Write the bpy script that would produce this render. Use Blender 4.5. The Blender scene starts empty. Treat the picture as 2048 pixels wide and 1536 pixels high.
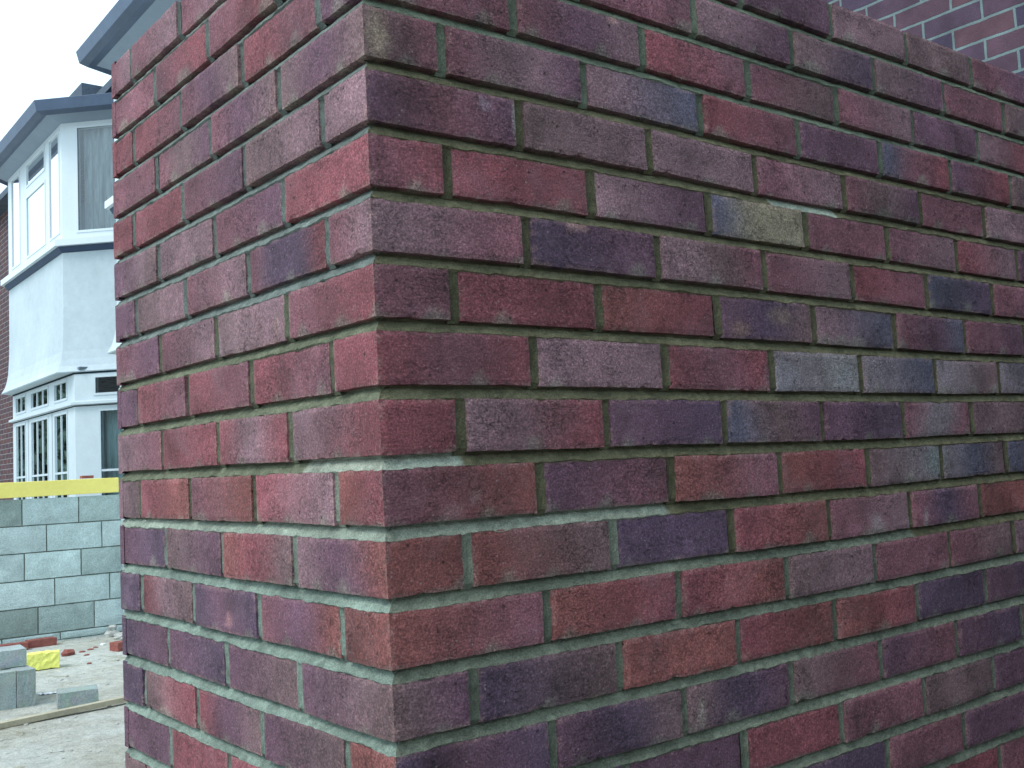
import bpy, math, random
from mathutils import Vector, Matrix, noise
random.seed(7)
C = bpy.context.scene.collection
SC = bpy.context.scene
R = math.radians

# ------------------------------------------------------------------ camera
# world units are metres; x runs along the long brick face, y along the short face, z up;
# z = 0 is close to eye level, the ground lies at z = -1.245
GZ = -1.245
YAW, PITCH, ROLL = 0.90545639, 0.08354649, -0.04883083
fwd = Vector((math.cos(PITCH)*math.cos(YAW), math.cos(PITCH)*math.sin(YAW), math.sin(PITCH)))
r0 = Vector((math.sin(YAW), -math.cos(YAW), 0)); u0 = r0.cross(fwd)
rt = math.cos(ROLL)*r0 + math.sin(ROLL)*u0
up = -math.sin(ROLL)*r0 + math.cos(ROLL)*u0
cam_d = bpy.data.cameras.new('camera'); cam = bpy.data.objects.new('camera', cam_d); C.objects.link(cam)
cam.matrix_world = Matrix(((rt.x, up.x, -fwd.x, -0.57903), (rt.y, up.y, -fwd.y, -0.97065), (rt.z, up.z, -fwd.z, -0.02114), (0, 0, 0, 1)))
cam_d.sensor_width = 36; cam_d.lens = 2085.71/2048*36; cam_d.clip_start = 0.02; cam_d.clip_end = 500
SC.camera = cam

# ------------------------------------------------------------------ light
SUN_EL, SUN_AZ = 55, 182          # azimuth of the sun seen from the scene, degrees from +x towards +y
w = bpy.data.worlds.new('World'); SC.world = w; w.use_nodes = True
nt = w.node_tree; nt.nodes.clear()
out = nt.nodes.new('ShaderNodeOutputWorld'); bg = nt.nodes.new('ShaderNodeBackground')
sky = nt.nodes.new('ShaderNodeTexSky'); sky.sky_type = 'NISHITA'; sky.sun_disc = False
sky.sun_elevation = R(SUN_EL); sky.sun_rotation = R(90-SUN_AZ); sky.air_density = 1.0; sky.dust_density = 2.0; sky.ozone_density = 1.5
cl = nt.nodes.new('ShaderNodeMix'); cl.data_type = 'RGBA'; cl.inputs['Factor'].default_value = 0.72
nt.links.new(sky.outputs[0], cl.inputs['A']); cl.inputs['B'].default_value = (12.2, 16.0, 18.4, 1)   # cloud layer over the blue
nt.links.new(cl.outputs['Result'], bg.inputs[0]); bg.inputs[1].default_value = 0.1
nt.links.new(bg.outputs[0], out.inputs[0])
sd = bpy.data.lights.new('sun', 'SUN'); sd.energy = 1.8; sd.angle = R(25); sd.color = (1.0, 0.98, 0.94)
sun = bpy.data.objects.new('sun', sd); C.objects.link(sun)
sdir = Vector((math.cos(R(SUN_EL))*math.cos(R(SUN_AZ)), math.cos(R(SUN_EL))*math.sin(R(SUN_AZ)), math.sin(R(SUN_EL))))
sun.rotation_euler = sdir.to_track_quat('Z', 'Y').to_euler()
vs = SC.view_settings
vs.view_transform = 'Standard'; vs.look = 'None'; vs.exposure = 0.34; vs.gamma = 1; vs.use_curve_mapping = False

# ------------------------------------------------------------------ helpers
def tag(o, label=None, cat=None, group=None, kind=None):
    if label: o['label'] = label
    if cat: o['category'] = cat
    if group: o['group'] = group
    if kind: o['kind'] = kind
    return o
def empty(name, loc, label, cat, group=None):
    o = bpy.data.objects.new(name, None); C.objects.link(o); o.location = loc
    bpy.context.view_layer.update()
    return tag(o, label, cat, group)
class MB:
    def __init__(s): s.v = []; s.f = []; s.c = []; s.m = []
    def quadgrid(s, pts, cols=None, mi=0, flip=False):     # pts[i][j]
        b = len(s.v); n = len(pts[0])
        for i, row in enumerate(pts):
            for j, p in enumerate(row):
                s.v.append(tuple(p)); s.c.append(cols[i][j] if cols else (.5, .5, .5))
        for i in range(len(pts)-1):
            for j in range(n-1):
                q = (b+i*n+j, b+(i+1)*n+j, b+(i+1)*n+j+1, b+i*n+j+1)
                s.f.append(q[::-1] if flip else q); s.m.append(mi)
    def box(s, a, b, mi=0, col=(.5, .5, .5), rot=None, org=None, jit=0):
        k = len(s.v)
        for z in (a[2], b[2]):
            for y in (a[1], b[1]):
                for x in (a[0], b[0]):
                    p = Vector((x, y, z))
                    if jit: p += Vector([random.uniform(-jit, jit) for _ in range(3)])
                    if rot is not None: p = rot @ p
                    if org is not None: p = p + Vector(org)
                    s.v.append(tuple(p)); s.c.append(col)
        for q in ((0, 2, 3, 1), (4, 5, 7, 6), (0, 1, 5, 4), (2, 6, 7, 3), (0, 4, 6, 2), (1, 3, 7, 5)):
            s.f.append(tuple(k+i for i in q)); s.m.append(mi)
    def poly(s, pts, mi=0, col=(.5, .5, .5)):
        k = len(s.v)
        for p in pts: s.v.append(tuple(p)); s.c.append(col)
        s.f.append(tuple(range(k, k+len(pts)))); s.m.append(mi)
    def beam(s, p, q, wd, ht, upv=(0, 0, 1), mi=0, col=(.5, .5, .5), off=0.0):
        p = Vector(p); q = Vector(q); d = (q-p).normalized(); side = d.cross(Vector(upv)).normalized(); u = side.cross(d).normalized()
        k = len(s.v)
        for e in (p, q):
            for a, b in ((-1, -1), (1, -1), (1, 1), (-1, 1)):
                s.v.append(tuple(e + side*(a*wd/2+off) + u*(b*ht/2))); s.c.append(col)
        for f in ((0, 3, 2, 1), (4, 5, 6, 7), (0, 1, 5, 4), (1, 2, 6, 5), (2, 3, 7, 6), (3, 0, 4, 7)):
            s.f.append(tuple(k+i for i in f)); s.m.append(mi)
    def build(s, name, mats, parent=None, smooth=False, bevel=0, bseg=2):
        me = bpy.data.meshes.new(name); me.from_pydata(s.v, [], s.f)
        for m in (mats if isinstance(mats, (list, tuple)) else [mats]): me.materials.append(m)
        me.polygons.foreach_set('material_index', s.m)
        ca = me.color_attributes.new('Col', 'FLOAT_COLOR', 'POINT')
        buf = []
        for c in s.c: buf += [c[0], c[1], c[2], 1.0]
        ca.data.foreach_set('color', buf)
        if smooth: me.polygons.foreach_set('use_smooth', [True]*len(me.polygons))
        me.update()
        o = bpy.data.objects.new(name, me); C.objects.link(o)
        if parent is not None:
            o.parent = parent; o.matrix_parent_inverse = parent.matrix_world.inverted()
        if bevel:
            bv = o.modifiers.new('bevel', 'BEVEL'); bv.width = bevel; bv.segments = bseg; bv.limit_method = 'ANGLE'
        return o

# ------------------------------------------------------------------ materials
def newmat(name):
    m = bpy.data.materials.new(name); m.use_nodes = True; t = m.node_tree
    b = t.nodes['Principled BSDF']; return m, t, b
def N(t, ty, **k):
    n = t.nodes.new(ty)
    for a, v in k.items():
        if a in n.inputs: n.inputs[a].default_value = v
        else: setattr(n, a, v)
    return n
def ramp(t, src, stops):
    r = t.nodes.new('ShaderNodeValToRGB'); e = r.color_ramp.elements
    while len(e) < len(stops): e.new(0.5)
    for el, (p, c) in zip(e, stops):
        el.position = p; el.color = (c, c, c, 1) if not isinstance(c, tuple) else (*c, 1)
    t.links.new(src, r.inputs[0]); return r.outputs[0]
def mul(t, a, b, f=1.0, mode='MULTIPLY'):
    m = t.nodes.new('ShaderNodeMix'); m.data_type = 'RGBA'; m.blend_type = mode; m.inputs['Factor'].default_value = f
    for s, v in (('A', a), ('B', b)):
        if isinstance(v, tuple): m.inputs[s].default_value = (*v, 1)
        else: t.links.new(v, m.inputs[s])
    return m.outputs['Result']
def coords(t, scale=None):
    tc = t.nodes.new('ShaderNodeTexCoord'); o = tc.outputs['Object']
    if scale:
        mp = t.nodes.new('ShaderNodeMapping'); mp.inputs['Scale'].default_value = scale; t.links.new(o, mp.inputs[0]); o = mp.outputs[0]
    return o
def noise_t(t, co, scale, detail=4, rough=.6, dist=0):
    n = N(t, 'ShaderNodeTexNoise'); n.inputs['Scale'].default_value = scale; n.inputs['Detail'].default_value = detail
    n.inputs['Roughness'].default_value = rough; n.inputs['Distortion'].default_value = dist
    t.links.new(co, n.inputs['Vector']); return n.outputs['Fac']
def bump(t, b, h, dist, strength=1.0, prev=None):
    n = t.nodes.new('ShaderNodeBump'); n.inputs['Distance'].default_value = dist; n.inputs['Strength'].default_value = strength
    t.links.new(h, n.inputs['Height'])
    if prev is not None: t.links.new(prev, n.inputs['Normal'])
    t.links.new(n.outputs[0], b.inputs['Normal']); return n.outputs[0]

def brick_mat():
    m, t, b = newmat('wirecut_brick'); co = coords(t)
    at = N(t, 'ShaderNodeVertexColor', layer_name='Col').outputs[0]
    g1 = noise_t(t, co, 380, 3, .75); g2 = noise_t(t, co, 95, 5, .72); g3 = noise_t(t, co, 22, 5, .65, .6)
    c = mul(t, at, ramp(t, g1, [(.28, .50), (.5, .95), (.72, 1.8)]))
    c = mul(t, c, ramp(t, g2, [(.3, .80), (.7, 1.22)]))
    c = mul(t, c, ramp(t, g3, [(.3, .86), (.7, 1.14)]))
    # dark pits and thin drag creases
    pv = N(t, 'ShaderNodeTexVoronoi'); pv.inputs['Scale'].default_value = 62; t.links.new(co, pv.inputs['Vector'])
    pit = ramp(t, pv.outputs['Distance'], [(.07, .35), (.16, 1.0)])
    pm = ramp(t, noise_t(t, co, 30, 2), [(.5, 1.0), (.56, 0.0)])
    pm2 = mul(t, (1, 1, 1), pit); pitf = t.nodes.new('ShaderNodeMix'); pitf.data_type = 'RGBA'; t.links.new(pm, pitf.inputs['Factor']); t.links.new(pm2, pitf.inputs['A']); pitf.inputs['B'].default_value = (1, 1, 1, 1)
    pitv = pitf.outputs['Result']
    cw = noise_t(t, coords(t, (1, 1, 1.6)), 38, 4, .55, 2.2)
    cr = ramp(t, cw, [(.475, 1.0), (.5, .25), (.525, 1.0)])
    cm = ramp(t, noise_t(t, co, 13, 3, .6), [(.50, 1.0), (.60, 0.0)])
    crf = t.nodes.new('ShaderNodeMix'); crf.data_type = 'RGBA'; t.links.new(cm, crf.inputs['Factor']); t.links.new(cr, crf.inputs['A']); crf.inputs['B'].default_value = (1, 1, 1, 1)
    crv = crf.outputs['Result']
    c = mul(t, c, pitv); c = mul(t, c, crv, .45)
    # soft dusty bloom
    du = ramp(t, noise_t(t, co, 8.5, 5, .7, .5), [(.52, 0.0), (.76, .30)])
    dm = t.nodes.new('ShaderNodeMix'); dm.data_type = 'RGBA'; t.links.new(du, dm.inputs['Factor']); t.links.new(c, dm.inputs['A']); dm.inputs['B'].default_value = (.27, .18, .21, 1); c = dm.outputs['Result']
    # pale grit grains
    v = N(t, 'ShaderNodeTexVoronoi'); v.inputs['Scale'].default_value = 150; t.links.new(co, v.inputs['Vector'])
    gr = ramp(t, v.outputs['Distance'], [(.0, 1.0), (.13, 1.0), (.22, 0.0)])
    gn = ramp(t, noise_t(t, co, 55, 2), [(.52, 0.0), (.62, 1.0)])
    gf = mul(t, gr, gn)
    mx = t.nodes.new('ShaderNodeMix'); mx.data_type = 'RGBA'; t.links.new(c, mx.inputs['A']); mx.inputs['B'].default_value = (.36, .30, .29, 1)
    ff = t.nodes.new('ShaderNodeMath'); ff.operation = 'MULTIPLY'; ff.inputs[1].default_value = .55; t.links.new(gf, ff.inputs[0]); t.links.new(ff.outputs[0], mx.inputs['Factor'])
    t.links.new(mx.outputs['Result'], b.inputs['Base Color'])
    b.inputs['Roughness'].default_value = .82; b.inputs['Specular IOR Level'].default_value = .35
    co2 = coords(t, (1, 1, 1.9))
    p = bump(t, b, noise_t(t, co2, 210, 5, .75, .8), .0040)
    p = bump(t, b, noise_t(t, co, 34, 4, .6), .0065, 1, p)
    hh = mul(t, pitv, crv); bump(t, b, hh, .0022, 1, p)
    return m
def mortar_mat():
    m, t, b = newmat('mortar'); co = coords(t)
    at = N(t, 'ShaderNodeVertexColor', layer_name='Col').outputs[0]
    c = mul(t, at, ramp(t, noise_t(t, co, 500, 3, .75), [(.3, .6), (.7, 1.4)]))
    c = mul(t, c, ramp(t, noise_t(t, co, 35, 5, .65), [(.3, .72), (.7, 1.28)]))
    t.links.new(c, b.inputs['Base Color']); b.inputs['Roughness'].default_value = .95; b.inputs['Specular IOR Level'].default_value = .15
    p = bump(t, b, noise_t(t, co, 330, 5, .8), .0040)
    bump(t, b, noise_t(t, co, 60, 3, .6), .004, 1, p)
    return m
def facade_mat(name, c1, c2, mort, rowh=.075, bw=.225, axis='yz', off=(0, 0, 0), ms=.010, vary=.55):
    m, t, b = newmat(name); co = coords(t)
    sp = t.nodes.new('ShaderNodeSeparateXYZ'); cb = t.nodes.new('ShaderNodeCombineXYZ'); t.links.new(co, sp.inputs[0])
    t.links.new(sp.outputs['Y' if axis[0] == 'y' else 'X'], cb.inputs[0]); t.links.new(sp.outputs['Z'], cb.inputs[1])
    ds = t.nodes.new('ShaderNodeVectorMath'); ds.operation = 'ADD'; t.links.new(cb.outputs[0], ds.inputs[0])
    nn = N(t, 'ShaderNodeTexNoise'); nn.inputs['Scale'].default_value = 14; nn.inputs['Detail'].default_value = 4; t.links.new(co, nn.inputs['Vector'])
    sc = t.nodes.new('ShaderNodeVectorMath'); sc.operation = 'SCALE'; sc.inputs['Scale'].default_value = .008; t.links.new(nn.outputs['Color'], sc.inputs[0]); t.links.new(sc.outputs[0], ds.inputs[1])
    br = N(t, 'ShaderNodeTexBrick'); br.offset = .5; br.inputs['Scale'].default_value = 1
    br.inputs['Brick Width'].default_value = bw; br.inputs['Row Height'].default_value = rowh; br.inputs['Mortar Size'].default_value = ms/2; br.inputs['Mortar Smooth'].default_value = .25
    br.inputs['Color1'].default_value = (*c1, 1); br.inputs['Color2'].default_value = (*c2, 1); br.inputs['Mortar'].default_value = (*mort, 1); br.inputs['Bias'].default_value = 0
    t.links.new(ds.outputs[0], br.inputs['Vector'])
    c = mul(t, br.outputs['Color'], ramp(t, noise_t(t, co, 9, 4, .6), [(.3, 1-vary*.5), (.7, 1+vary*.6)]))
    c = mul(t, c, ramp(t, noise_t(t, co, 260, 3, .7), [(.3, .75), (.7, 1.3)]))
    t.links.new(c, b.inputs['Base Color']); b.inputs['Roughness'].default_value = .85; b.inputs['Specular IOR Level'].default_value = .3
    inv = t.nodes.new('ShaderNodeMath'); inv.operation = 'SUBTRACT'; inv.inputs[0].default_value = 1; t.links.new(br.outputs['Fac'], inv.inputs[1])
    p = bump(t, b, inv.outputs[0], .004); bump(t, b, noise_t(t, co, 150, 4, .7), .002, 1, p)
    return m
def plain(name, col, rough=.6, spec=.4, n1=None, amt=.15, bmp=None, metal=0):
    m, t, b = newmat(name); co = coords(t); c = tuple(col)
    if n1:
        o = mul(t, c, ramp(t, noise_t(t, co, n1, 5, .65), [(.28, 1-amt), (.72, 1+amt)]))
        o = mul(t, o, ramp(t, noise_t(t, co, n1*9, 3, .65), [(.28, 1-amt*.6), (.72, 1+amt*.6)]))
        t.links.new(o, b.inputs['Base Color'])
    else: b.inputs['Base Color'].default_value = (*c, 1)
    b.inputs['Roughness'].default_value = rough; b.inputs['Specular IOR Level'].default_value = spec; b.inputs['Metallic'].default_value = metal
    if bmp: bump(t, b, noise_t(t, co, bmp[0], 5, .65), bmp[1])
    return m
def block_mat(name, tint=1.0):
    m, t, b = newmat(name); co = coords(t)
    at = N(t, 'ShaderNodeVertexColor', layer_name='Col').outputs[0]
    c = mul(t, at, ramp(t, noise_t(t, co, 120, 4, .75), [(.3, .68), (.5, 1.0), (.7, 1.3)]))
    c = mul(t, c, ramp(t, noise_t(t, co, 5, 5, .65), [(.3, .82), (.7, 1.15)]))
    t.links.new(c, b.inputs['Base Color']); b.inputs['Roughness'].default_value = .95; b.inputs['Specular IOR Level'].default_value = .1
    p = bump(t, b, noise_t(t, co, 90, 5, .75), .006); return m
def ground_mat():
    m, t, b = newmat('compacted_sandy_ground'); co = coords(t)
    base = mul(t, ramp(t, noise_t(t, co, .9, 6, .65, .8), [(.30, (.36, .34, .28)), (.5, (.46, .46, .41)), (.72, (.52, .545, .51))]), ramp(t, noise_t(t, co, 14, 6, .75), [(.3, .74), (.7, 1.22)]))
    c = mul(t, base, ramp(t, noise_t(t, co, 130, 4, .7), [(.3, .72), (.7, 1.28)]))
    st = ramp(t, noise_t(t, co, 3.1, 5, .7, 1.0), [(.58, 0.0), (.70, 1.0)])
    mx = t.nodes.new('ShaderNodeMix'); mx.data_type = 'RGBA'; t.links.new(st, mx.inputs['Factor']); t.links.new(c, mx.inputs['A'])
    dk = mul(t, c, (.66, .62, .50)); t.links.new(dk, mx.inputs['B'])
    t.links.new(mx.outputs['Result'], b.inputs['Base Color']); b.inputs['Roughness'].default_value = .97; b.inputs['Specular IOR Level'].default_value = .1
    p = bump(t, b, noise_t(t, co, 60, 6, .75), .012); bump(t, b, noise_t(t, co, 6, 5, .6), .03, 1, p)
    return m
def glass_mat(name, ior):
    m, t, b = newmat(name)
    t.nodes.remove(b); o = t.nodes['Material Output']
    tr = N(t, 'ShaderNodeBsdfTransparent'); tr.inputs[0].default_value = (.82, .88, .88, 1)
    gl = N(t, 'ShaderNodeBsdfGlossy'); gl.inputs['Roughness'].default_value = .015; gl.inputs['Color'].default_value = (.95, .98, 1, 1)
    fr = N(t, 'ShaderNodeFresnel'); fr.inputs['IOR'].default_value = ior
    mx = t.nodes.new('ShaderNodeMixShader'); t.links.new(fr.outputs[0], mx.inputs[0]); t.links.new(tr.outputs[0], mx.inputs[1]); t.links.new(gl.outputs[0], mx.inputs[2])
    t.links.new(mx.outputs[0], o.inputs['Surface']); return m
def curtain_mat(col):
    m, t, b = newmat('net_curtain'); co = coords(t, (1, 1, .12))
    c = mul(t, col, ramp(t, noise_t(t, co, 24, 3, .6), [(.3, .55), (.7, 1.3)])); t.links.new(c, b.inputs['Base Color']); b.inputs['Roughness'].default_value = .9
    bump(t, b, noise_t(t, co, 22, 3), .03); return m

M_brick = brick_mat(); M_mort = mortar_mat(); M_block = block_mat('concrete_block'); M_ground = ground_mat()
M_own = facade_mat('old_red_purple_brickwork', (.085, .042, .055), (.045, .034, .065), (.125, .165, .17), ms=.012)
M_neigh = facade_mat('dark_brown_brickwork', (.085, .035, .035), (.06, .032, .042), (.20, .21, .21))
M_upvc = plain('white_plastic_frame', (.60, .66, .70), .35, .5, 3, .03)
M_wood = plain('white_painted_timber', (.50, .57, .61), .5, .4, 8, .05, (40, .002))
M_render = plain('white_painted_render', (.46, .53, .575), .9, .2, 1.8, .09, (35, .003))
M_lead = plain('dark_lead_flashing', (.030, .055, .11), .6, .4, 12, .2, (30, .004))
M_gutter = plain('grey_blue_gutter', (.065, .095, .155), .5, .4, 6, .15)
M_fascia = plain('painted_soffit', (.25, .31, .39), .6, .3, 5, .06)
M_slate = plain('slate_tiles', (.07, .09, .12), .75, .3, 8, .3, (20, .01))
M_glass = glass_mat('window_glass', 1.95); M_glass_old = glass_mat('old_window_glass', 1.30); M_curt = curtain_mat((.55, .60, .63)); M_curtd = curtain_mat((.32, .44, .46))
M_dark = plain('dark_shadow_and_joint', (.02, .035, .045), .9, .1)
M_room = plain('dim_room', (.16, .21, .25), .9, .1)
M_yel = plain('yellow_painted_board', (.90, .76, .20), .55, .4, 4, .05, (60, .002))
M_foam = plain('yellow_foam', (.86, .84, .22), .9, .1, 14, .15, (60, .01))
M_batt = plain('weathered_timber', (.42, .38, .28), .85, .2, 9, .2, (50, .003))
M_paper = plain('white_paper', (.8, .82, .85), .8, .2, 9, .05)
M_red = plain('loose_red_brick', (.26, .085, .07), .85, .3, 20, .3, (60, .006))
M_path = plain('added_dark_tarmac', (.045, .045, .045), .9, .2, 30, .2, (120, .004))
M_bark = plain('dark_bark', (.045, .04, .035), .9, .1, 3, .3)
M_leaf = plain('dark_green_leaves', (.09, .13, .10), .7, .3, 3, .4)
M_stone = plain('grit', (.42, .42, .39), .95, .1, 30, .35, (60, .004))

# ------------------------------------------------------------------ ground
g = MB(); xs_ = [-60, -20, -8, -4, -2]+[i*.25-1.75 for i in range(24)]+[5, 9, 20, 60]; ys_ = [-60, -20, -8, -4, -2]+[i*.25-1.5 for i in range(56)]+[14, 20, 40, 80]
g.quadgrid([[(x, y, GZ+(.018*noise.noise((x*.9, y*.9, 0))+.010*noise.noise((x*3.1, y*3.1, 4)) if -2 < x < 4.2 and -1.6 < y < 12 else 0)) for y in ys_] for x in xs_])
tag(g.build('ground', M_ground, smooth=True), 'pale sandy building site ground', 'ground', kind='structure')
pa = MB(); pa.quadgrid([[(x, y, GZ+.022) for y in (-9, -4, -2, -.01)] for x in (-.15, .6, 1.5, 2.99)])  # dark strip added out of view to cut bounced light on the lower bricks
tag(pa.build('added_path', M_path), 'added unseen dark tarmac strip beside the long brick face, cutting bounced light', 'added_path', kind='structure')
fe = empty('shade_fence', (1.8, -1.75, GZ), 'added unseen board fence standing opposite the long brick face to shade it', 'fence')  # added out of view to shade the lower right of the long face
fb = MB()
for i_ in range(18): fb.box((.55+i_*.136, -1.75-.012*(i_ % 2), GZ+.03), (.55+i_*.136+.142, -1.732-.012*(i_ % 2), .62+.006*math.sin(i_*2.3)))
fb.build('boards', M_bark, fe)
for x_ in (.60, 1.8, 2.92):
    fp = MB(); fp.box((x_-.045, -1.86, GZ-.1), (x_+.045, -1.77, .66)); fp.build('post', M_bark, fe)
gr = MB()
def chip(mb, x, y, z, s, mi=0, col=(.5, .5, .5), sq=.6):
    k = len(mb.v); n = 6
    th = random.random()*6
    for q, (zz, rr) in enumerate(((0, .8), (sq*.6, 1), (sq, .6))):
        for i in range(n):
            a = th+i*2*math.pi/n; rj = rr*random.uniform(.7, 1.15)
            mb.v.append((x+s*rj*math.cos(a), y+s*rj*math.sin(a)*.8, z+s*zz*random.uniform(.85, 1.1))); mb.c.append(col)
    for q in range(2):
        for i in range(n):
            mb.f.append((k+q*n+i, k+q*n+(i+1) % n, k+(q+1)*n+(i+1) % n, k+(q+1)*n+i)); mb.m.append(mi)
    mb.f.append(tuple(k+2*n+i for i in range(n))); mb.m.append(mi)
for i in range(1000):
    x = random.uniform(.1, 2.5); y = random.uniform(3.0, 8.3); s = random.choice([.003, .004, .005, .007, .010, .014])
    chip(gr, x, y, GZ-.002+.018*noise.noise((x*.9, y*.9, 0)), s, 0)
tag(gr.build('gravel', [M_stone, M_red]), 'loose grit and small stones scattered over the pale ground', 'gravel', kind='stuff')

# ------------------------------------------------------------------ the new brick wall
TG = [-.890, -.665, -.440, -.215, 0, .225, .450, .675, .900, 1.125, 1.350, 1.600]
ZG = [-.600+.1425*i for i in range(11)]
WH = [
[9.8,6.6,3.5,0.9,-1.2,-3.0,-4.7,-5.6,-5.5,-5.0,-4.4],
[8.7,6.6,4.0,1.4,-0.6,-2.0,-3.2,-3.8,-4.2,-4.6,-4.8],
[7.2,6.3,5.0,2.3,0.5,-0.5,-1.0,-1.2,-2.1,-3.6,-5.1],
[5.1,4.9,4.4,2.6,1.0,0.5,0.3,-0.1,-1.3,-3.3,-5.5],
[2.8,2.3,1.8,1.0,-0.2,-0.5,-1.1,-1.3,-2.0,-4.0,-6.1],
[0.5,-0.0,-0.5,0.6,-0.4,-0.2,-1.8,-3.2,-4.4,-5.5,-6.7],
[-1.4,-0.9,-0.0,2.6,1.9,2.8,0.6,-3.0,-5.4,-6.5,-6.8],
[-2.2,-0.7,0.9,4.2,4.9,4.7,1.7,-2.8,-5.1,-6.0,-5.6],
[-2.2,-0.4,1.0,3.7,4.3,3.8,1.2,-2.1,-3.6,-3.8,-3.2],
[-1.3,0.8,2.2,3.3,2.5,2.5,0.8,-1.8,-2.9,-2.2,-1.0],
[0.7,1.9,2.3,2.1,0.8,1.2,0.4,-1.4,-2.1,-1.4,0.0],
[3.0,2.6,2.0,0.9,-0.0,-0.5,-0.9,-1.4,-1.5,-0.9,0.4]]
WV = [
[-6.6,-4.3,-1.4,1.7,6.7,12.4,14.5,13.4,10.7,6.5,1.5],
[-4.0,-1.9,0.5,1.9,6.0,10.6,11.0,7.6,3.2,-0.1,-3.0],
[-1.7,-1.1,-1.1,-0.5,4.0,7.9,7.0,2.9,-1.6,-4.4,-6.7],
[-0.5,-0.7,-1.4,-2.2,1.5,4.8,2.8,-0.7,-5.1,-7.5,-9.4],
[-0.6,-0.9,-1.3,-3.0,-0.4,2.2,-0.9,-4.2,-6.5,-8.7,-11.1],
[-1.5,-1.9,-2.2,-1.9,0.9,3.5,2.1,-1.4,-4.6,-8.6,-12.3],
[-2.9,-2.8,-2.6,-1.1,1.4,2.2,2.2,0.3,-4.4,-8.9,-12.8],
[-4.4,-2.9,-1.7,-1.8,0.0,1.5,1.7,-1.0,-5.6,-8.9,-12.5],
[-5.6,-3.4,-1.1,-1.0,0.3,0.7,1.4,-1.3,-4.8,-7.6,-11.8],
[-5.8,-3.0,0.2,2.8,2.1,0.5,1.1,-0.2,-2.4,-5.6,-10.5],
[-4.7,-1.2,2.4,5.2,4.0,1.7,1.4,0.6,-0.7,-3.5,-8.0],
[-3.0,0.9,4.1,5.9,5.5,4.1,3.0,2.1,0.7,-1.6,-4.6]]

def _w(G, x):
    x = min(max(x, G[0]), G[-1]); i = 0
    while i < len(G)-2 and x >= G[i+1]: i += 1
    return i, (x-G[i])/(G[i+1]-G[i])
def settle(face, s, z):          # the bricks were laid by hand: courses wander by a few millimetres
    t = s if face == 'R' else -s
    i, f = _w(TG, t); j, h = _w(ZG, z); k = 1.0 if t < 1.6 else max(0, 1-(t-1.6)/.6)
    q = lambda T: ((1-f)*(1-h)*T[i][j]+f*(1-h)*T[i+1][j]+(1-f)*h*T[i][j+1]+f*h*T[i+1][j+1])*.001*k
    return q(WH), q(WV)
LEN = {'R': 3.0, 'L': .890}
def pos(face, s, z, d=0.0):      # s along the face from the corner, z height, d depth behind the face
    if face == 'E':
        h, v = settle('L', .890, z); return Vector((s-h*0+0.0, .890-d-h, z+v))
    h, v = settle(face, s, z); e = math.exp(-s/.2)
    if face == 'R': return Vector((s+h, d-e*h, z+v))
    return Vector((d+e*h, s-h, z+v))

# colours of the bricks, course by course, from the corner outwards (read off the wall)
PAL = dict(r=(.250, .072, .086), o=(.258, .084, .078), m=(.212, .082, .102), p=(.150, .070, .104), d=(.104, .060, .098), g=(.245, .136, .156),
           G=(.235, .185, .205), k=(.180, .104, .110), b=(.112, .100, .142), y=(.290, .235, .165), w=(.33, .29, .29))
# marks that show on single bricks: (face, along, up, radius, stretch up, colour, strength)
MARKS = [('R', .292, .287, .014, 1, (.44, .25, .24), .9), ('R', .310, .286, .010, 1, (.42, .24, .22), .8), ('R', .165, .423, .012, 1, (.36, .28, .34), .6), ('R', .475, -.350, .008, 4, (.40, .33, .28), .75),
         ('R', .090, -.062, .022, .6, (.30, .16, .17), .5), ('R', .122, -.048, .010, 1, (.34, .2, .2), .5), ('R', .392, .583, .012, .6, (.42, .24, .22), .8), ('L', .425, -.205, .016, .7, (.40, .19, .20), .8),
         ('L', .430, .165, .007, 4, (.36, .26, .28), .55), ('R', .575, -.290, .014, .7, (.34, .15, .13), .6), ('R', 1.10, -.040, .045, .8, (.24, .29, .27), .6), ('R', .905, -.130, .020, 1, (.34, .28, .29), .6),
         ('R', .690, .095, .050, .7, (.30, .28, .31), .5), ('R', .850, .100, .040, .8, (.30, .29, .31), .5), ('R', .70, .19, .035, .5, (.32, .22, .17), .5), ('R', .605, .165, .030, .5, (.32, .20, .14), .45),
         ('R', .780, .320, .006, 6, (.34, .26, .26), .6), ('R', 1.05, -.135, .008, 3, (.34, .30, .30), .6), ('R', 1.00, -.135, .008, 3, (.30, .27, .29), .6), ('L', .250, .175, .014, 1.6, (.36, .22, .20), .6),
         ('R', .018, .480, .020, 2, (.30, .22, .16), .8), ('R', .213, .410, .006, 5, (.38, .34, .32), .85), ('R', .020, .47, .01, 3, (.34, .25, .18), .5)]
RC = {9: 'm m p p g k mp p k', 8: 'm m m gp kd kp m k m', 7: 'm mpg rm mk mg p gr m', 6: 'km mgp gb rm p bmr pr k m', 5: 'pmp kg g mg mkp m g m', 4: 'mr r gp byy m mg rg p', 3: 'gm dp gkm mg rm bd m r',
      2: 'm r or pdk gb mpb mp r', 1: 'rmr g rmr Gw Gb Gk Gb k', 0: 'r gr pd bkp pd mGm gk p', -1: 'mo pm om or kG Gbk bd m', -2: 'o ok d ro mg mdm o m', -3: 'om or ro kg m mk g k', -4: 'kp dk o ro or d pd k',
      -5: 'dpd pdk kdp km pm pd k p', -6: 'p d p r m k p m', -7: 'm p k d m p k m'}
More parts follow.
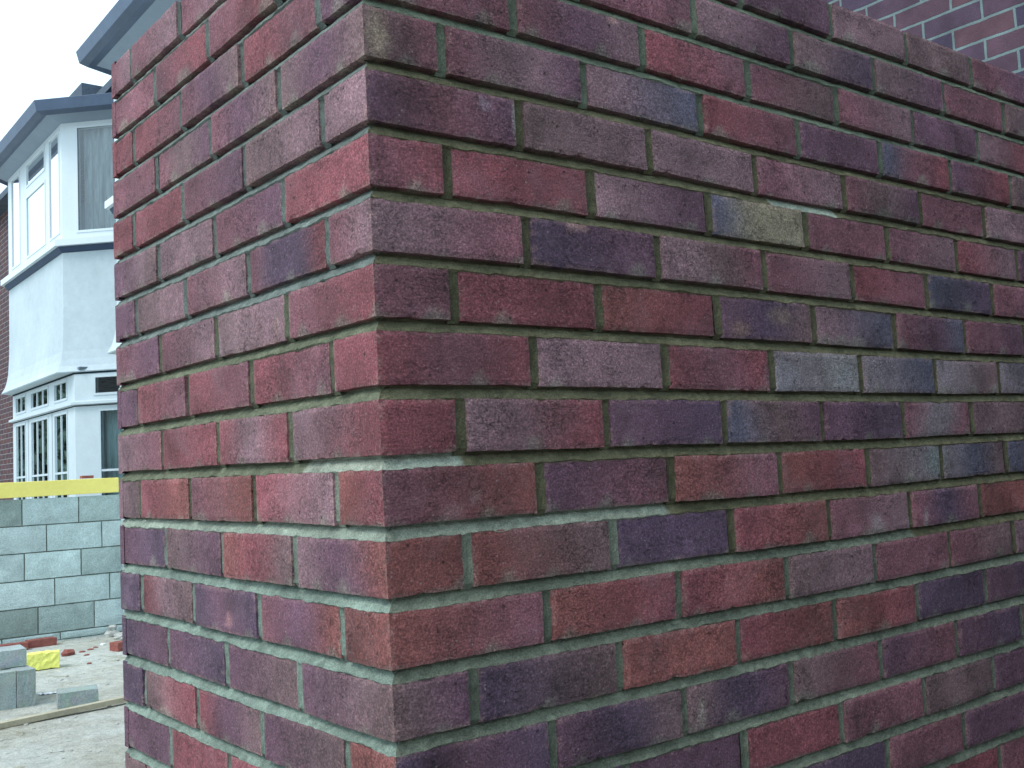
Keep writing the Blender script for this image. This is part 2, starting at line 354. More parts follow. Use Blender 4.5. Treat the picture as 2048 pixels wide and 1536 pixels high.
LC = {9: 'm gm gm gm gm', 8: 'd rm rm m', 7: 'p mr kpm mr r', 6: 'kpk kpm pkm m', 5: 'g gk pm r r', 4: 'r pm g kp', 3: 'gm rddm gm gk p', 2: 'rm gk gm pm', 1: 'r mr mr mr p', 0: 'rg rgr r mg',
      -1: 'ro gr om or kg', -2: 'opg kro pk dp', -3: 'o opm dpd kgr d', -4: 'kp kp dp pd', -5: 'o kp kpr rk d', -6: 'pr r r p', -7: 'k p k m k'}
def layout(face, n):
    L = LEN['R' if face == 'R' else 'L']; odd = n % 2 != 0
    if face == 'L': odd = not odd
    if odd: e = [(.225*k, .225*k+.215) for k in range(20)]
    else: e = [(0, .1025)]+[(.1125+.225*k, .3275+.225*k) for k in range(20)]
    return [(a, min(b, L)) for a, b in e if a < L-.02]
def mixc(a, b, f): return tuple(a[i]*(1-f)+b[i]*f for i in range(3))
def brick(mb, face, n, a, b, key, fine, seed):
    rnd = random.Random(seed); zt = n*.075+.0630; zb = n*.075+.0020
    if a > .001: a += .0016
    b -= .0016
    NX = max(4, int((b-a)/(.0085 if fine else .05))); NZ = 9 if fine else 3
    cs = [PAL[c] for c in key]; gain = rnd.uniform(.9, 1.12)
    patch = [(rnd.uniform(0, 1), rnd.uniform(0, 1), rnd.uniform(.12, .35), rnd.choice([.55, .65, 1.3, 1.45, .75])) for _ in range(rnd.choice([1, 2, 2, 3]))]
    sm = rnd.uniform(-.6, .6)
    P = []; K = []
    at_corner = a < .001
    chips = [(rnd.uniform(a, b), rnd.choice([0, 1]), rnd.uniform(.004, .014), rnd.uniform(.001, .0032)) for _ in range(rnd.choice([0, 0, 1, 1, 2]))] if fine else []
    bow = rnd.uniform(-.0010, .0010); tl = rnd.uniform(-.0020, .0020) if not at_corner else 0; out_ = rnd.uniform(-.0026, .0018) if not at_corner else 0
    for i in range(NX+1):
        fx = i/NX; row = []; kr = []
        for j in range(NZ+1):
            fz = j/NZ; s = a+(b-a)*fx; z = zb+(zt-zb)*fz; d = 0.0
            e1 = rnd.uniform(-.0010, .0010) if fine else 0; e2 = rnd.uniform(-.0010, .0010) if fine else 0
            if j == 0: z += .0003+abs(e1)
            if j == NZ: z -= .0003+abs(e1)
            if i == 0 and not at_corner: s += .0002+abs(e2)
            if i == NX: s -= .0002+abs(e2)
            z += bow*math.sin(fx*math.pi)+tl*(fx-.5)
            for cx, side, cw, cd in chips:
                q = 1-abs(s-cx)/cw
                if q > 0 and ((side and j == NZ) or (not side and j == 0)): z += (-1 if side else 1)*q*cd; d += q*cd*.6
            if i in (0, NX) or j in (0, NZ): d += .0013
            if at_corner and i == 0: s = .0009; d = .0009
            d += -out_*min(1, s/.1)
            row.append(pos(face, s, z, max(d, -.002)))
            # colour: blends along the brick, with fire-flashed patches
            ff = min(max(fx+.18*sm*(fz-.5)+.05*noise.noise((fx*5+seed, fz*3, 1)), 0), .9999)*(len(cs)-1) if len(cs) > 1 else 0
            q = int(ff); u = ff-q; u = u*u*(3-2*u)
            c = mixc(cs[q], cs[min(q+1, len(cs)-1)], u)
            g_ = gain*(1+.16*noise.noise((s*14, z*14, seed*1.7)))
            for px, pz, pr, pg in patch:
                dd = math.hypot((fx-px)*(b-a)/.215, (fz-pz)*.35)/pr
                if dd < 1: g_ *= 1+(pg-1)*(1-dd*dd)*.55
            if (j in (0, NZ) or i in (0, NX)) and fine and rnd.random() < .62: c = mixc(c, (.36, .22, .20), rnd.uniform(.1, .5))
            if fine and j <= 2:        # mortar dragged over the lower arris
                sm_ = noise.noise((s*26, n*4.7, 11))-.05-.16*j
                if sm_ > 0: c = mixc(c, (.24, .22, .18), min(.5, sm_*2.2)); d -= .0006 if j == 0 else 0
            c = tuple(max(.012, x*g_) for x in c)
            for mf, ms_, mz, mr, mst, mcl, mk in MARKS:
                if mf == face:
                    q2 = math.hypot(s-ms_, (z-mz)/mst)/mr
                    if q2 < 1.2: c = mixc(c, mcl, mk*max(0, min(1, 1.6-1.6*q2+.5*noise.noise((s*120, z*120, 3)))))
            kr.append(c)
        P.append(row); K.append(kr)
    fl = face != 'R'
    mb.quadgrid(P, K, 0, fl)
    D = .100 if n == 9 else .034
    def inner(s, z): return pos(face, s, z, D)
    def clampc(s): return max(s, D) if at_corner else s
    top = [[p for p in [r_[NZ] for r_ in P]], [inner(max(a+(b-a)*i/NX, D if at_corner else a), zt-.0005) for i in range(NX+1)]]
    bot = [[p for p in [r_[0] for r_ in P]], [inner(max(a+(b-a)*i/NX, D if at_corner else a), zb+.0005) for i in range(NX+1)]]
    kt = [[r_[NZ] for r_ in K]]*2; kb = [[r_[0] for r_ in K]]*2
    mb.quadgrid(top, kt, 0, not fl); mb.quadgrid(bot, kb, 0, fl)
    if not at_corner:
        sl = [P[0], [inner(a, zb+(zt-zb)*j/NZ) for j in range(NZ+1)]]; mb.quadgrid(sl, [K[0], K[0]], 0, fl is False and True)
    sr = [P[NX], [inner(b, zb+(zt-zb)*j/NZ) for j in range(NZ+1)]]; mb.quadgrid(sr, [K[NX], K[NX]], 0, fl)
OLIVE = (.150, .138, .082); PALE = (.38, .41, .33); GREY = (.205, .220, .165); OLIVE_L = (.17, .18, .12)
def mcol(face, s, z, rnd):
    if face == 'R':
        lim = .012 if s < .105 else (-.070 if s < .44 else (-.145 if s < 1.01 else (-.22 if s < 1.5 else -.3)))
        smear = 1 if (.70 < s < .87 and .36 < z < .378) else 0
        ol = OLIVE
    else:
        lim = .012 if s < .19 else -.060; smear = 0; ol = OLIVE_L
        if z > .2: ol = (.18, .21, .19)
    c = PALE if (z < lim or smear) else ol
    if z < lim:      # pale mortar blends to a greyer tone further down
        f_ = min(1, max(0, (-z-.02)/.13)); c = mixc(PALE, GREY if face == 'R' else (.24, .30, .25), f_)
    if face == 'R' and z > .45: c = mixc(c, (.18, .23, .18), .6)
    k = rnd.uniform(.84, 1.14)*(1+.35*noise.noise((s*9, z*9, 3))); return tuple(x*k for x in c)
def mortar(mb, face, n):
    L = LEN['R' if face == 'R' else 'L']; rnd = random.Random(n*31+len(face)+ord(face[0])); z0 = n*.075
    fine = n > -9; step = .008 if fine else .06
    prof = [(.006, .0150), (.0012, .0135), (-.0020, .0090), (-.0054, .0062), (-.0086, .0032), (-.0125, .0012), (-.0150, .0060)]
    m = int(L/step); P = []; K = []
    for i in range(m+1):
        s = i*step if i < m else L; row = []; kr = []
        wob = noise.noise((s*22, n*3.3, 2))*.0016+noise.noise((s*90, n*3.3, 5))*.0009; lip = noise.noise((s*35, n*5.1, 7))*.0026+noise.noise((s*110, n*5.1, 9))*.0012+rnd.uniform(-.0005, .0005)
        for q, (dz, d) in enumerate(prof):
            d2 = d+wob+(rnd.uniform(-.0007, .0007) if fine else 0); z = z0+dz+(lip if q in (4, 5) else 0); d2 = max(d2, .0006)
            if q == 6: z = z0-.0165; d2 = .006
            ss = max(s, d2) if i == 0 else s
            if i == 0: ss = d2
            row.append(pos(face, ss, z, d2)); kr.append(mcol(face, s, z0-.005, rnd))
        P.append(row); K.append(kr)
    mb.quadgrid(P, K, 1, face == 'R')
    if n > 9: return
    lay = layout(face, n)
    for (a, b), (a2, b2) in zip(lay, lay[1:]):
        P = []; K = []; pd = rnd.uniform(.0015, .0045); J = 9 if fine else 2
        for i in range(6):
            fx = i/5; row = []; kr = []
            for j in range(J+1):
                z = z0-.0006+.0686*j/J; s = b-.0032+(a2-b+.0064)*fx
                d = pd+.0018*math.sin(fx*math.pi)+noise.noise((z*45, n*1.1, b*9))*.0010+(rnd.uniform(-.0004, .0004) if fine else 0)
                if j == J: d = .012
                if j == 0: d = .009
                row.append(pos(face, s, z, max(d, .0008))); kr.append(tuple(x*.74 for x in mcol(face, s, z0+.03, rnd)))
            P.append(row); K.append(kr)
        mb.quadgrid(P, K, 1, face != 'R')
wall = MB()
for n in range(-17, 10):
    for face, T in (('R', RC), ('L', LC)):
        keys = T.get(n, '').split(); rr = random.Random(n*7+ord(face)); lay = layout(face, n)
        for k, (a, b) in enumerate(lay):
            key = keys[k] if k < len(keys) else rr.choice(['m', 'p', 'r', 'rm', 'kp', 'g', 'dp', 'mr', 'k'])
            brick(wall, face, n, a, b, key, n > -9 and a < 1.75, n*100+k*3+(0 if face == 'R' else 5000))
for n in range(-17, 10):
    for face in ('R', 'L'): mortar(wall, face, n)
# return end of the short face, and the core behind the facing
for n in range(-17, 10):
    zb = n*.075; key = (LC.get(n, 'm p k m')).split()[-1][-1]; c = PAL[key]
    for (xa, xb) in ([(0.0, .215)] if n % 2 else [(0.0, .1025), (.1125, .215)]):
        pts = [[None]*3 for _ in range(5)]
        for i in range(5):
            for j in range(3):
                s = xa+(xb-xa)*i/4; z = zb+.065*j/2
                pp = pos('E', s, z, .0); h, v = settle('L', .89, z)
                if i == 0 and xa == 0: pp = pos('L', .890-.0005, z, .0013)
                pts[i][j] = pp
        wall.quadgrid(pts, [[c]*3]*5, 0, True)
        for j in (0, 2):
            wall.quadgrid([[pts[i][j] for i in range(5)], [pts[i][j]+Vector((0, -.02, 0)) for i in range(5)]], [[c]*5]*2, 0)
        for i in (0, 4):
            wall.quadgrid([pts[i], [p+Vector((0, -.02, 0)) for p in pts[i]]], [[c]*3]*2, 0)
mc = (.20, .21, .16)
wall.box((.032, .032, GZ-.05), (.205, .882, .728), 1, mc)
wall.box((.205, .032, GZ-.05), (2.99, .205, .728), 1, mc)
for k in range(13):     # inner leaf seen from above
    wall.box((.1125+.225*k+.006, .1125, .678), (.3275+.225*k-.002, .2125, .7385), 0, random.choice(list(PAL.values())))
tag(wall.build('brick_wall', [M_brick, M_mort]), 'freshly built red and purple brick wall with a projecting corner, filling the foreground', 'brick wall')

# ------------------------------------------------------------------ house the new wall is built against
oh = empty('brick_house', (3.0, 3.0, GZ), 'brick house wall with pale mortar rising behind the raw top of the new brick wall', 'house')
b = MB(); b.box((3.0, -6, GZ-.1), (3.3, 9.2, 4.28)); b.box((3.3, 8.9, GZ-.1), (10, 9.2, 4.28)); b.build('wall', M_own, oh)
rf = MB()
def roof(mb, x0, x1, y0, y1, ze, zr, t=.09, hip=1.0):
    xm = (x0+x1)/2
    a, b_, c, d = (x0, y0, ze), (x1, y0, ze), (x1, y1, ze), (x0, y1, ze); r1, r2 = (xm, y0+hip*(xm-x0), zr), (xm, y1-hip*(xm-x0), zr)
    mb.poly([a, r1, r2, d]); mb.poly([a, b_, r1]); mb.poly([b_, c, r2, r1]); mb.poly([c, d, r2])
    A = [(p[0], p[1], ze-t) for p in (a, b_, c, d)]
    mb.poly([A[3], A[2], A[1], A[0]][::-1])
    for p, q, P_, Q_ in ((a, b_, A[0], A[1]), (b_, c, A[1], A[2]), (c, d, A[2], A[3]), (d, a, A[3], A[0])): mb.poly([p, P_, Q_, q])
roof(rf, 2.8, 10.4, -6.2, 9.3, 4.30, 7.2); rf.build('roof', M_slate, oh)

def offs(P, o):     # outward offset of the bay outline [(x,y)...] facade-near, near corner, far corner, facade-far
    (ax, ay), (bx, by), (cx, cy), (dx, dy) = P
    k = o*math.tan(math.pi/8)
    return [(ax, ay-o*math.sqrt(2)), (bx-o, by-k), (cx-o, cy+k), (dx, dy+o*math.sqrt(2))]
def bay_roof(parent, P, z0, gi=-.02):
    # soffit, dark gutter, low hipped roof
    o = offs(P, .16); s = MB()
    q0 = offs(P, -.02)
    for i in range(3):
        a, b_ = q0[i], q0[i+1]; c, d = o[i], o[i+1]
        s.poly([(a[0], a[1], z0), (b_[0], b_[1], z0), (d[0], d[1], z0+.055), (c[0], c[1], z0+.055)][::-1])
        s.poly([(c[0], c[1], z0+.055), (d[0], d[1], z0+.055), (d[0], d[1], z0+.155), (c[0], c[1], z0+.155)][::-1])
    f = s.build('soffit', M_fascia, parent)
    gm = MB(); o1 = offs(P, .165); o2 = offs(P, .27)
    prof = [(gi, .13), (gi+.005, .055), (.04, .030), (.10, .060), (.125, .165), (.12, .170), (.105, .165)]
    rows = []
    for w_, z_ in prof:
        oo = offs(P, .165+w_); rows.append([(x, y, z0+z_) for x, y in oo])
    gm.quadgrid(rows); gm.build('gutter', M_gutter, parent, smooth=False)
    r_ = MB(); o3 = offs(P, .24); top = offs(P, -.45); zt = z0+.30
    for i in range(3):
        a, b_ = o3[i], o3[i+1]; c, d = top[i], top[i+1]
        cx = lambda p: (max(p[0], P[1][0]+.45), p[1])
        r_.poly([(a[0], a[1], z0+.15), (b_[0], b_[1], z0+.15), (cx(d)[0], cx(d)[1], zt), (cx(c)[0], cx(c)[1], zt)][::-1])
    r_.poly([(top[0][0]+.3, top[0][1], zt), (max(top[1][0], P[1][0]+.45), top[1][1], zt), (max(top[2][0], P[1][0]+.45), top[2][1], zt), (top[3][0]+.3, top[3][1], zt)])
    r_.build('bay_roof', M_slate, parent)

def bay_panel(par, P):       # rendered panel with its flared foot, the lead strip and the sill above it
    rows = []
    for z, o in ((2.47, 0), (2.3, 0), (2.1, 0), (1.9, 0), (1.7, .002), (1.55, .008), (1.42, .015), (1.33, .030), (1.26, .050), (1.215, .075), (1.20, .085), (1.19, .08), (1.19, -.08)):
        rows.append([(x, y, z) for x, y in offs(P, o)])
    ap = MB(); ap.quadgrid(rows, None, 0, True); ap.build('rendered_panel', M_render, par)
    ld = MB(); ld.quadgrid([[(x, y, 2.52) for x, y in offs(P, .06)], [(x, y, 2.452) for x, y in offs(P, .022)], [(x, y, 2.44) for x, y in offs(P, .004)]], None, 0, True); ld.build('lead_flashing', M_lead, par)
    sl = MB(); A_, B_ = offs(P, -.05), offs(P, .085)
    sl.quadgrid([[(x, y, 2.60) for x, y in A_], [(x, y, 2.565) for x, y in B_], [(x, y, 2.50) for x, y in B_], [(x, y, 2.495) for x, y in A_]], None, 0, True); sl.build('window_sill', M_upvc, par)
OB = [(3.0, 5.3), (2.36, 5.94), (2.36, 8.42), (3.0, 8.52)]
bay_roof(oh, OB, 3.775, -.085); bay_panel(oh, OB)
# ------------------------------------------------------------------ house next door with its two-storey bay
nh = empty('brick_house', (3.0, 12.0, GZ), 'house with a two-storey white bay window standing beyond the concrete block wall', 'house')
b = MB(); b.box((3.0, 9.45, GZ-.1), (3.3, 10.2, 4.28)); b.box((3.0, 10.2, 3.7), (3.3, 12.9, 4.28)); b.box((3.0, 10.2, 1.2), (3.3, 12.9, 2.5)); b.box((3.0, 10.2, GZ-.1), (3.3, 12.9, -.5)); b.box((3.0, 12.9, GZ-.1), (3.3, 19, 4.28)); b.box((3.3, 9.45, GZ-.1), (10, 9.75, 4.28)); b.build('wall', M_neigh, nh)
rf = MB(); roof(rf, 2.8, 10.4, 9.35, 19.2, 4.30, 7.4); rf.build('roof', M_slate, nh)
dr = MB(); roof(dr, 2.80, 5.2, 10.95, 13.2, 4.60, 5.0, t=.30); dr.build('dormer_roof', M_slate, nh)
NB = [(3.0, 9.51), (2.36, 10.15), (2.36, 12.50), (3.0, 13.14)]
bay_roof(nh, NB, 3.80); bay_panel(nh, NB)
def window(parent, p0, p1, z0, z1, lights, fw=.06, depth=.06, mat=None, pmat=None, split=None, curt=None, muntin=None, label=None):
    """frame between plan points p0 -> p1 (outside face on that line); lights = [(a,b,zlo,zhi)...] glazed openings in metres along the line"""
    p0 = Vector((*p0, 0)); p1 = Vector((*p1, 0)); d = (p1-p0).normalized(); nrm = Vector((d.y, -d.x, 0)); L = (p1-p0).length
    if nrm.x > 0: nrm = -nrm
    def at(s, z, o): v = p0+d*s+nrm*o; return (v.x, v.y, z)
    xs = sorted({0, L, *[q[0] for q in lights], *[q[1] for q in lights]}); zs = sorted({z0, z1, *[q[2] for q in lights], *[q[3] for q in lights]})
    fr = MB()
    def slab(s0, s1, za, zb, o0, o1):
        k = len(fr.v)
        for z in (za, zb):
            for s, o in ((s0, o0), (s1, o0), (s1, o1), (s0, o1)): fr.v.append(at(s, z, o)); fr.c.append((.5, .5, .5))
        for f in ((0, 1, 2, 3), (7, 6, 5, 4), (0, 4, 5, 1), (1, 5, 6, 2), (2, 6, 7, 3), (3, 7, 4, 0)): fr.f.append(tuple(k+i for i in f)); fr.m.append(0)
    for i in range(len(xs)-1):
        run = None
        for j in range(len(zs)-1):
            cx, cz = (xs[i]+xs[i+1])/2, (zs[j]+zs[j+1])/2
            hole = any(q[0] < cx < q[1] and q[2] < cz < q[3] for q in lights)
            if not hole: run = (zs[j], zs[j+1]) if run is None else (run[0], zs[j+1])
            if hole and run: slab(xs[i], xs[i+1], run[0], run[1], 0, -depth); run = None
        if run: slab(xs[i], xs[i+1], run[0], run[1], 0, -depth)
    for q in lights:        # sash bead standing round each light
        t = .020; o = .007
        slab(q[0]-t, q[1]+t, q[2]-t, q[2]+.004, -.004, o); slab(q[0]-t, q[1]+t, q[3]-.004, q[3]+t, -.004, o)
        slab(q[0]-t, q[0]+.004, q[2]+.004, q[3]-.004, -.004, o); slab(q[1]-.004, q[1]+t, q[2]+.004, q[3]-.004, -.004, o)
        if muntin:
            nv, zbar = muntin(q)
            for i in range(1, nv): s = q[0]+(q[1]-q[0])*i/nv; slab(s-.009, s+.009, q[2], q[3], -.005, .0015)
            if zbar: slab(q[0], q[1], zbar-.011, zbar+.011, -.005, .003)
    w_ = fr.build('window', mat or M_upvc, parent)
    if label: w_['label'] = label
    pn = MB()
    for q in lights: pn.poly([at(q[0], q[2], -.006), at(q[1], q[2], -.006), at(q[1], q[3], -.006), at(q[0], q[3], -.006)])
    pn.build('pane', M_glass_old if mat is M_wood else M_glass, w_)
    if curt:
        cm, gaps = curt
        cu = MB()
        for (sa, sb, za, zb, off) in gaps:
            n = max(6, int((sb-sa)/.025)); cu.quadgrid([[at(sa+(sb-sa)*i/n+(.0 if z > za+.1 else 0), z, -off-.018*math.sin(i*1.9+z*.8)-.01*math.sin(i*.77)) for z in (za, (za+zb)/2, zb)] for i in range(n+1)])
        cu.build('curtain', cm, w_, smooth=True)
    return w_
def bay_windows(par, P, LB, far_u, far_l):
    window(par, P[1], P[2], 2.575, 3.84, [(.10, .47, 2.68, 3.74), (.66, 1.45, 2.68, 3.36), (.66, 1.45, 3.50, 3.74), (1.78, 2.16, 2.68, 3.74)], label='upper front window with one top-hung light')
    window(par, P[1], P[0], 2.575, 3.84, [(.175, .80, 2.66, 3.745)], curt=(M_curt, [(.16, .90, 2.62, 3.78, .15), (.42, .90, 2.6, 3.78, .08)]), label='single light on the upper canted side')
    window(par, P[2], P[3], 2.575, 3.84, [(.12, far_u, 2.66, 3.745)])
    window(par, LB[1], LB[2], -.35, 1.20, [(.29, .76, .955, 1.13), (1.02, 1.74, .955, 1.13), (2.00, 2.46, .955, 1.13), (.29, .76, -.2, .80), (1.04, 1.74, -.2, .80), (2.02, 2.46, -.2, .80)], mat=M_wood,
           muntin=lambda q: ((3 if .95 < q[0] < 1.9 else 2), (.19 if q[3]-q[2] > .6 else None)), curt=(M_curtd, [(.2, 2.5, -.3, 1.15, .16)]), label='white timber casements with glazing bars')
    window(par, LB[1], LB[0], -.35, 1.20, [(.22, .76, .965, 1.13), (.27, .76, -.2, .79)], mat=M_wood, muntin=lambda q: (2, .19 if q[3]-q[2] > .6 else None), curt=(M_curtd, [(.12, .8, -.3, .85, .16)]))
    window(par, LB[2], LB[3], -.35, 1.20, [(.16, far_l, .965, 1.13), (.16, far_l, -.2, .79)], mat=M_wood)
    tr = MB(); A_, B_ = offs(LB, -.01), offs(LB, .045)
    tr.quadgrid([[(x, y, .905) for x, y in A_], [(x, y, .885) for x, y in B_], [(x, y, .86) for x, y in B_], [(x, y, .85) for x, y in A_]], None, 0, True); tr.build('transom_rail', M_wood, par)
    bb = MB(); O_ = offs(LB, .03); I_ = offs(LB, -.05)
    bb.quadgrid([[(x, y, -.335) for x, y in I_], [(x, y, -.36) for x, y in O_], [(x, y, GZ-.05) for x, y in O_]], None, 0, True); bb.build('bay_base', M_render, par)
LB = [(3.0, 9.42), (2.42, 10.0), (2.42, 12.62), (3.0, 13.2)]
bay_windows(nh, NB, LB, .78, .62)
bay_windows(oh, OB, [(3.0, 5.24), (2.42, 5.82), (2.42, 8.45), (3.0, 8.56)], .52, .46)
ok = MB(); ok.box((2.985, 5.3, GZ), (2.995, 8.5, 3.9)); ok.box((2.40, 5.98, 3.86), (2.98, 8.4, 3.88)); ok.box((2.46, 5.9, 1.22), (2.98, 8.4, 1.24)); ok.box((2.44, 6.0, 2.45), (2.98, 8.4, 2.47)); ok.build('room_interior', M_room, oh)
gl_ = MB()                                  # dark strips: painted shadow under the flared foot and transom rail, plus casement joints
for z_, h_, o_ in ((1.170, .022, .004), (.842, .014, .004)):
    O1 = offs(LB, o_); gl_.quadgrid([[(x, y, z_+h_) for x, y in O1], [(x, y, z_) for x, y in O1]], None, 0, True)
for s_ in (.86, 1.88): gl_.box((2.418, 10.0+s_, -.3), (2.4185, 10.0+s_+.008, .84))
gl_.build('shadow_and_joint_lines', M_dark, nh)
dk = MB(); dk.box((3.32, 9.8, GZ), (3.36, 13.2, 4.2)); dk.box((2.40, 10.2, 3.86), (3.3, 12.6, 3.88)); dk.box((2.44, 9.9, 1.22), (3.3, 12.9, 1.24)); dk.box((2.44, 10.2, 2.45), (3.3, 12.6, 2.47)); dk.build('room_interior', M_room, nh)
# slanted little ledges seen against the bay at the edge of the new wall
# ------------------------------------------------------------------ concrete block garden wall with the yellow board on it
bw = MB(); rb = random.Random(5)
Y0 = 8.4; top_z = -.055; rowz = .225; x_end = 2.36
starts = [1.372, 1.148, 1.330, 1.255, 1.50]      # first visible head joint of each course
tint = lambda c, k: tuple(v*k for v in c)
BC = [(.46, .555, .545), (.41, .50, .48), (.51, .605, .595), (.30, .36, .335), (.47, .57, .555)]
def cblock(x0, x1, z0, z1, col, mb=bw, y=Y0):
    n = max(3, int((x1-x0)/.05)); P = []; K = []
    o = rb.uniform(-.002, .003)
    for i in range(n+1):
        row = []; kr = []
        for j in range(5):
            x = x0+(x1-x0)*i/n; z = z0+(z1-z0)*j/4; e = i in (0, n) or j in (0, 4)
            jx = rb.uniform(-.0012, .0012)
            row.append((x+(jx if e else 0), y-.006+o+(.005 if e else 0)+rb.uniform(-.001, .001), z+(rb.uniform(-.0014, .0014) if e else 0)))
            kk = rb.uniform(.93, 1.07); kr.append(tuple(c*kk for c in col))
        P.append(row); K.append(kr)
    mb.quadgrid(P, K, 0)
    for a in (P[0], P[-1]): mb.quadgrid([a, [(p[0], y+.02, p[2]) for p in a]], [[col]*5]*2, 0)
    for j in (0, 4): a = [r[j] for r in P]; mb.quadgrid([a, [(p[0], y+.02, p[2]) for p in a]], [[col]*len(a)]*2, 0)
DX = [1.551, 1.740, 1.565, 1.82-.02, 1.667]
for r_, jx in enumerate(DX):
    zt = top_z-.225*r_; x = jx-.45*12
    while x < x_end-.02:
        cblock(max(x+.005, -3.8), min(x+.445, x_end), zt-.215, zt, tint(rb.choice(BC), rb.uniform(.84, 1.12))) if x+.445 > -3.8 else None
        x += .45
zt = top_z-.225*5; x = 1.84-.45*12            # thin coursing units, then the footing course
while x < x_end-.02:
    cblock(max(x+.005, -3.8), min(x+.445, x_end), zt-.055, zt, tint(BC[0], rb.uniform(.9, 1.1))) if x+.445 > -3.8 else None
    x += .45
zt -= .062; x = 1.84-.29-.45*12
while x < x_end-.02:
    cblock(max(x+.005, -3.8), min(x+.445, x_end), GZ-.06, zt, tint(BC[2], rb.uniform(.85, 1.1))) if x+.445 > -3.8 else None
    x += .45
bw.box((-3.8, Y0+.007, GZ-.1), (x_end-.004, Y0+.095, top_z-.002), 1, (.15, .17, .14))
tag(bw.build('block_wall', [M_block, M_mort]), 'grey concrete block garden wall with rough mortar joints, under a yellow board', 'block wall')
yb = MB(); yb.beam((-1.6, Y0+.03, .012), (2.335, Y0+.03, .030), .10, .128)
o = yb.build('yellow_board', M_yel, bevel=.004); tag(o, 'long yellow board lying along the top of the concrete block wall', 'board')
for x in ():
    nb = MB(); nb.box((x, Y0-.0235, .005), (x+.045, Y0-.0205, .017)); k_ = nb.build('nail_mark', M_dark, o)
rb_ = MB(); rb_.box((2.03, Y0+.0, .098), (2.13, Y0+.06, .122)); tag(rb_.build('brick_piece', M_red, bevel=.003), 'thin red brick piece lying on top of the yellow board', 'brick piece')

# ------------------------------------------------------------------ loose things on the ground
def rz(a): return Matrix.Rotation(R(a), 4, 'Z')
def loose(name, size, loc, ang, mat, label, cat, group=None, col=(.34, .39, .375), bev=.005, tilt=0, sub=0):
    m = MB(); nx, ny, nz = 8, 4, 4; sx, sy, sz = size
    rr = random.Random(int(loc[0]*1000)+int(loc[1]*77))
    def face(fn, a, b_, flip):
        m.quadgrid([[fn(i/a, j/b_) for j in range(b_+1)] for i in range(a+1)], [[tuple(c*rr.uniform(.92, 1.08) for c in col) for j in range(b_+1)] for i in range(a+1)], 0, flip)
    def q(x, y, z):
        v = Vector((x-.5, y-.5, z)); h = .0022*noise.noise((x*9+loc[0]*5, y*9, z*7+loc[1]))*(1 if mat is not M_foam else 4)
        e = sum(1 for w_ in (x, y) if w_ in (0, 1))+(z in (0, 1))
        sc = 1-(.006 if e >= 2 else 0)
        return Vector((v.x*sx*sc+h, v.y*sy*sc+h, v.z*sz*(1 if e < 2 else .997)+h))
    face(lambda a, b_: q(a, 0, b_), nx, nz, False); face(lambda a, b_: q(a, 1, b_), nx, nz, True)
    face(lambda a, b_: q(0, a, b_), ny, nz, True); face(lambda a, b_: q(1, a, b_), ny, nz, False)
    face(lambda a, b_: q(a, b_, 1), nx, ny, False); face(lambda a, b_: q(a, b_, 0), nx, ny, True)
    o = m.build(name, mat); o.location = loc; o.rotation_euler = (R(tilt), 0, R(ang))
    return tag(o, label, cat, group)
# a tree up the street: it is what the old panes of the bay reflect
tre = empty('tree', (-4.8, 41, GZ), 'broad leafy tree up the street, seen as the dark reflection in the old casement panes', 'tree')
tk = MB(); ks = [(0, 0, .42), (.1, .1, .34), (.25, 0, .28), (.2, -.1, .20), (.5, .2, .10)]
rows = []
for i_, (dx, dy, r_) in enumerate(ks): rows.append([(-4.8+dx+r_*math.cos(a_*math.pi/5), 41+dy+r_*math.sin(a_*math.pi/5), GZ+1.5*i_) for a_ in range(11)])
tk.quadgrid(rows); tk.build('trunk', M_bark, tre)
cr_ = MB(); rt_ = random.Random(3); cl0 = [(rt_.gauss(0, 2.1), rt_.gauss(0, 2.1), min(5.6, rt_.gauss(3.0, 1.7)), rt_.uniform(.9, 1.6)) for _ in range(60)]
for _ in range(8500):
    cx, cy, cz, cr0 = rt_.choice(cl0); v_ = Vector([rt_.gauss(0, 1) for _ in range(3)]).normalized()*cr0*rt_.uniform(.6, 1.0)
    p_ = Vector((-4.8+cx, 41+cy, max(GZ+.7, GZ+.6+cz)))+v_; d1 = Vector([rt_.gauss(0, 1) for _ in range(3)]).normalized()*.22; d2 = d1.cross(Vector([rt_.gauss(0, 1) for _ in range(3)])).normalized()*.15
    cr_.poly([p_-d1, p_+d2, p_+d1, p_-d2])
cr_.build('crown', M_leaf, tre)
G1 = 'loose concrete blocks on the ground'
loose('concrete_block', (.44, .10, .215), (.675, 5.735, GZ), -4, M_block, 'concrete block standing on edge at the left edge of the photo, under the lying block', 'concrete block', G1)
loose('concrete_block', (.10, .44, .215), (.937, 5.88, GZ), 2, M_block, 'upright concrete block at the right end of the stack, seen on its narrow face', 'concrete block', G1)
loose('concrete_block', (.46, .215, .10), (.755, 5.92, GZ+.219), -3, M_block, 'concrete block lying flat on top of the small stack', 'concrete block', G1, col=(.37, .42, .41))
loose('concrete_block', (.215, .16, .10), (1.165, 5.44, GZ), -12, M_block, 'small concrete block alone on the ground beside the timber batten', 'concrete block', G1, col=(.32, .37, .35))
loose('foam_block', (.21, .12, .11), (1.375, 7.05, GZ), -14, M_foam, 'bright yellow foam block on the ground behind the block stack', 'foam block')
loose('red_brick', (.215, .1025, .065), (1.40, 8.08, GZ), -3, M_red, 'loose red brick at the foot of the block wall, left of its neighbour', 'brick', 'loose red bricks by the block wall')
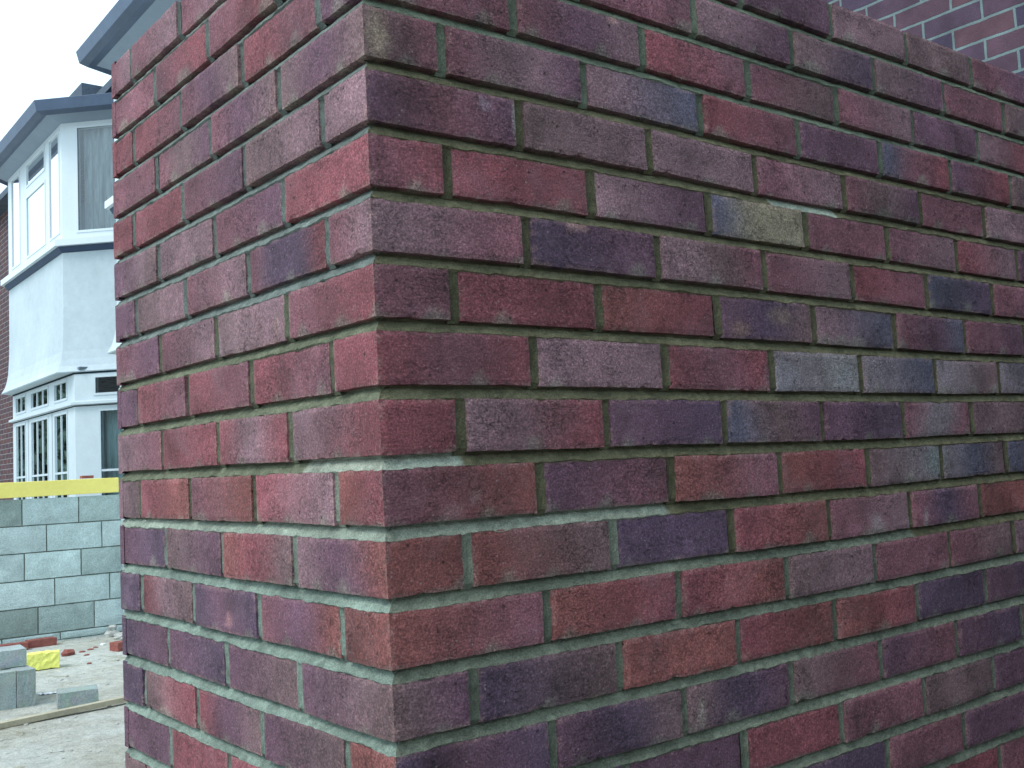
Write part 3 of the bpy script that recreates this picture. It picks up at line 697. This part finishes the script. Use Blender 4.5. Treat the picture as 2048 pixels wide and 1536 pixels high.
loose('red_brick', (.215, .1025, .065), (1.63, 8.16, GZ), 4, M_red, 'loose red brick at the foot of the block wall, right of its neighbour', 'brick', 'loose red bricks by the block wall')
loose('red_brick', (.215, .1025, .065), (2.06, 7.40, GZ), 20, M_red, 'loose red brick beside the rubble heap at the edge of the new wall', 'brick', None)
bt = MB(); bt.beam((-.9, 4.86, GZ+.02), (1.75, 5.36, GZ+.026), .045, .030)
tag(bt.build('timber_batten', M_batt, bevel=.002), 'long thin pale timber batten lying across the sandy ground', 'batten')
pp = MB(); pp.quadgrid([[(1.09+.014*i, 5.96+.02*j-.004*i, GZ+.006+.010*noise.noise((i*.6, j*.6, 3))+.004*(i % 2)) for j in range(4)] for i in range(9)])
tag(pp.build('paper_scrap', M_paper, smooth=False), 'small white paper scrap on the ground between the concrete blocks', 'paper scrap')
rk = random.Random(9)
def rub(name, x, y, s, mat, label, cat, group, z=0, sq=.7):
    st_ = random.getstate(); random.seed(int(x*1000+y*10)); m = MB(); chip(m, x, y, GZ-.003+z, s, 0, (.3, .3, .28), sq); random.setstate(st_)
    return tag(m.build(name, mat), label, cat, group)
rub('brick_rubble', 1.665, 7.50, .062, M_red, 'largest lump of broken red brick on the ground, right of the yellow foam', 'rubble', None)
GR = 'small red brick fragments on the ground'
for (x, y, s) in ((1.78, 7.55, .030), (1.86, 7.62, .028), (1.92, 7.70, .024), (1.76, 7.36, .026), (1.66, 6.95, .020), (1.82, 6.2, .014), (1.99, 7.5, .018)):
    rub('brick_fragment', x, y, s, M_red, 'small red brick fragment scattered among the others on the sandy ground', 'brick fragment', GR, sq=.45)
GH = 'broken concrete lumps heaped by the block wall'
for (x, y, s, z) in ((2.20, 8.22, .075, 0), (2.24, 8.1, .06, 0), (2.22, 8.25, .05, .06), (2.2, 7.98, .05, 0), (2.22, 7.9, .045, 0)):
    rub('concrete_lump', x, y, s, M_stone, 'grey broken lump in the heap where the block wall meets the new brick wall', 'rubble', GH, z)
pb = MB(); chip(pb, 2.0, 7.78, GZ, .028, 0, sq=.5); tag(pb.build('plastic_scrap', M_paper), 'small white plastic scrap beside the rubble heap', 'plastic scrap')
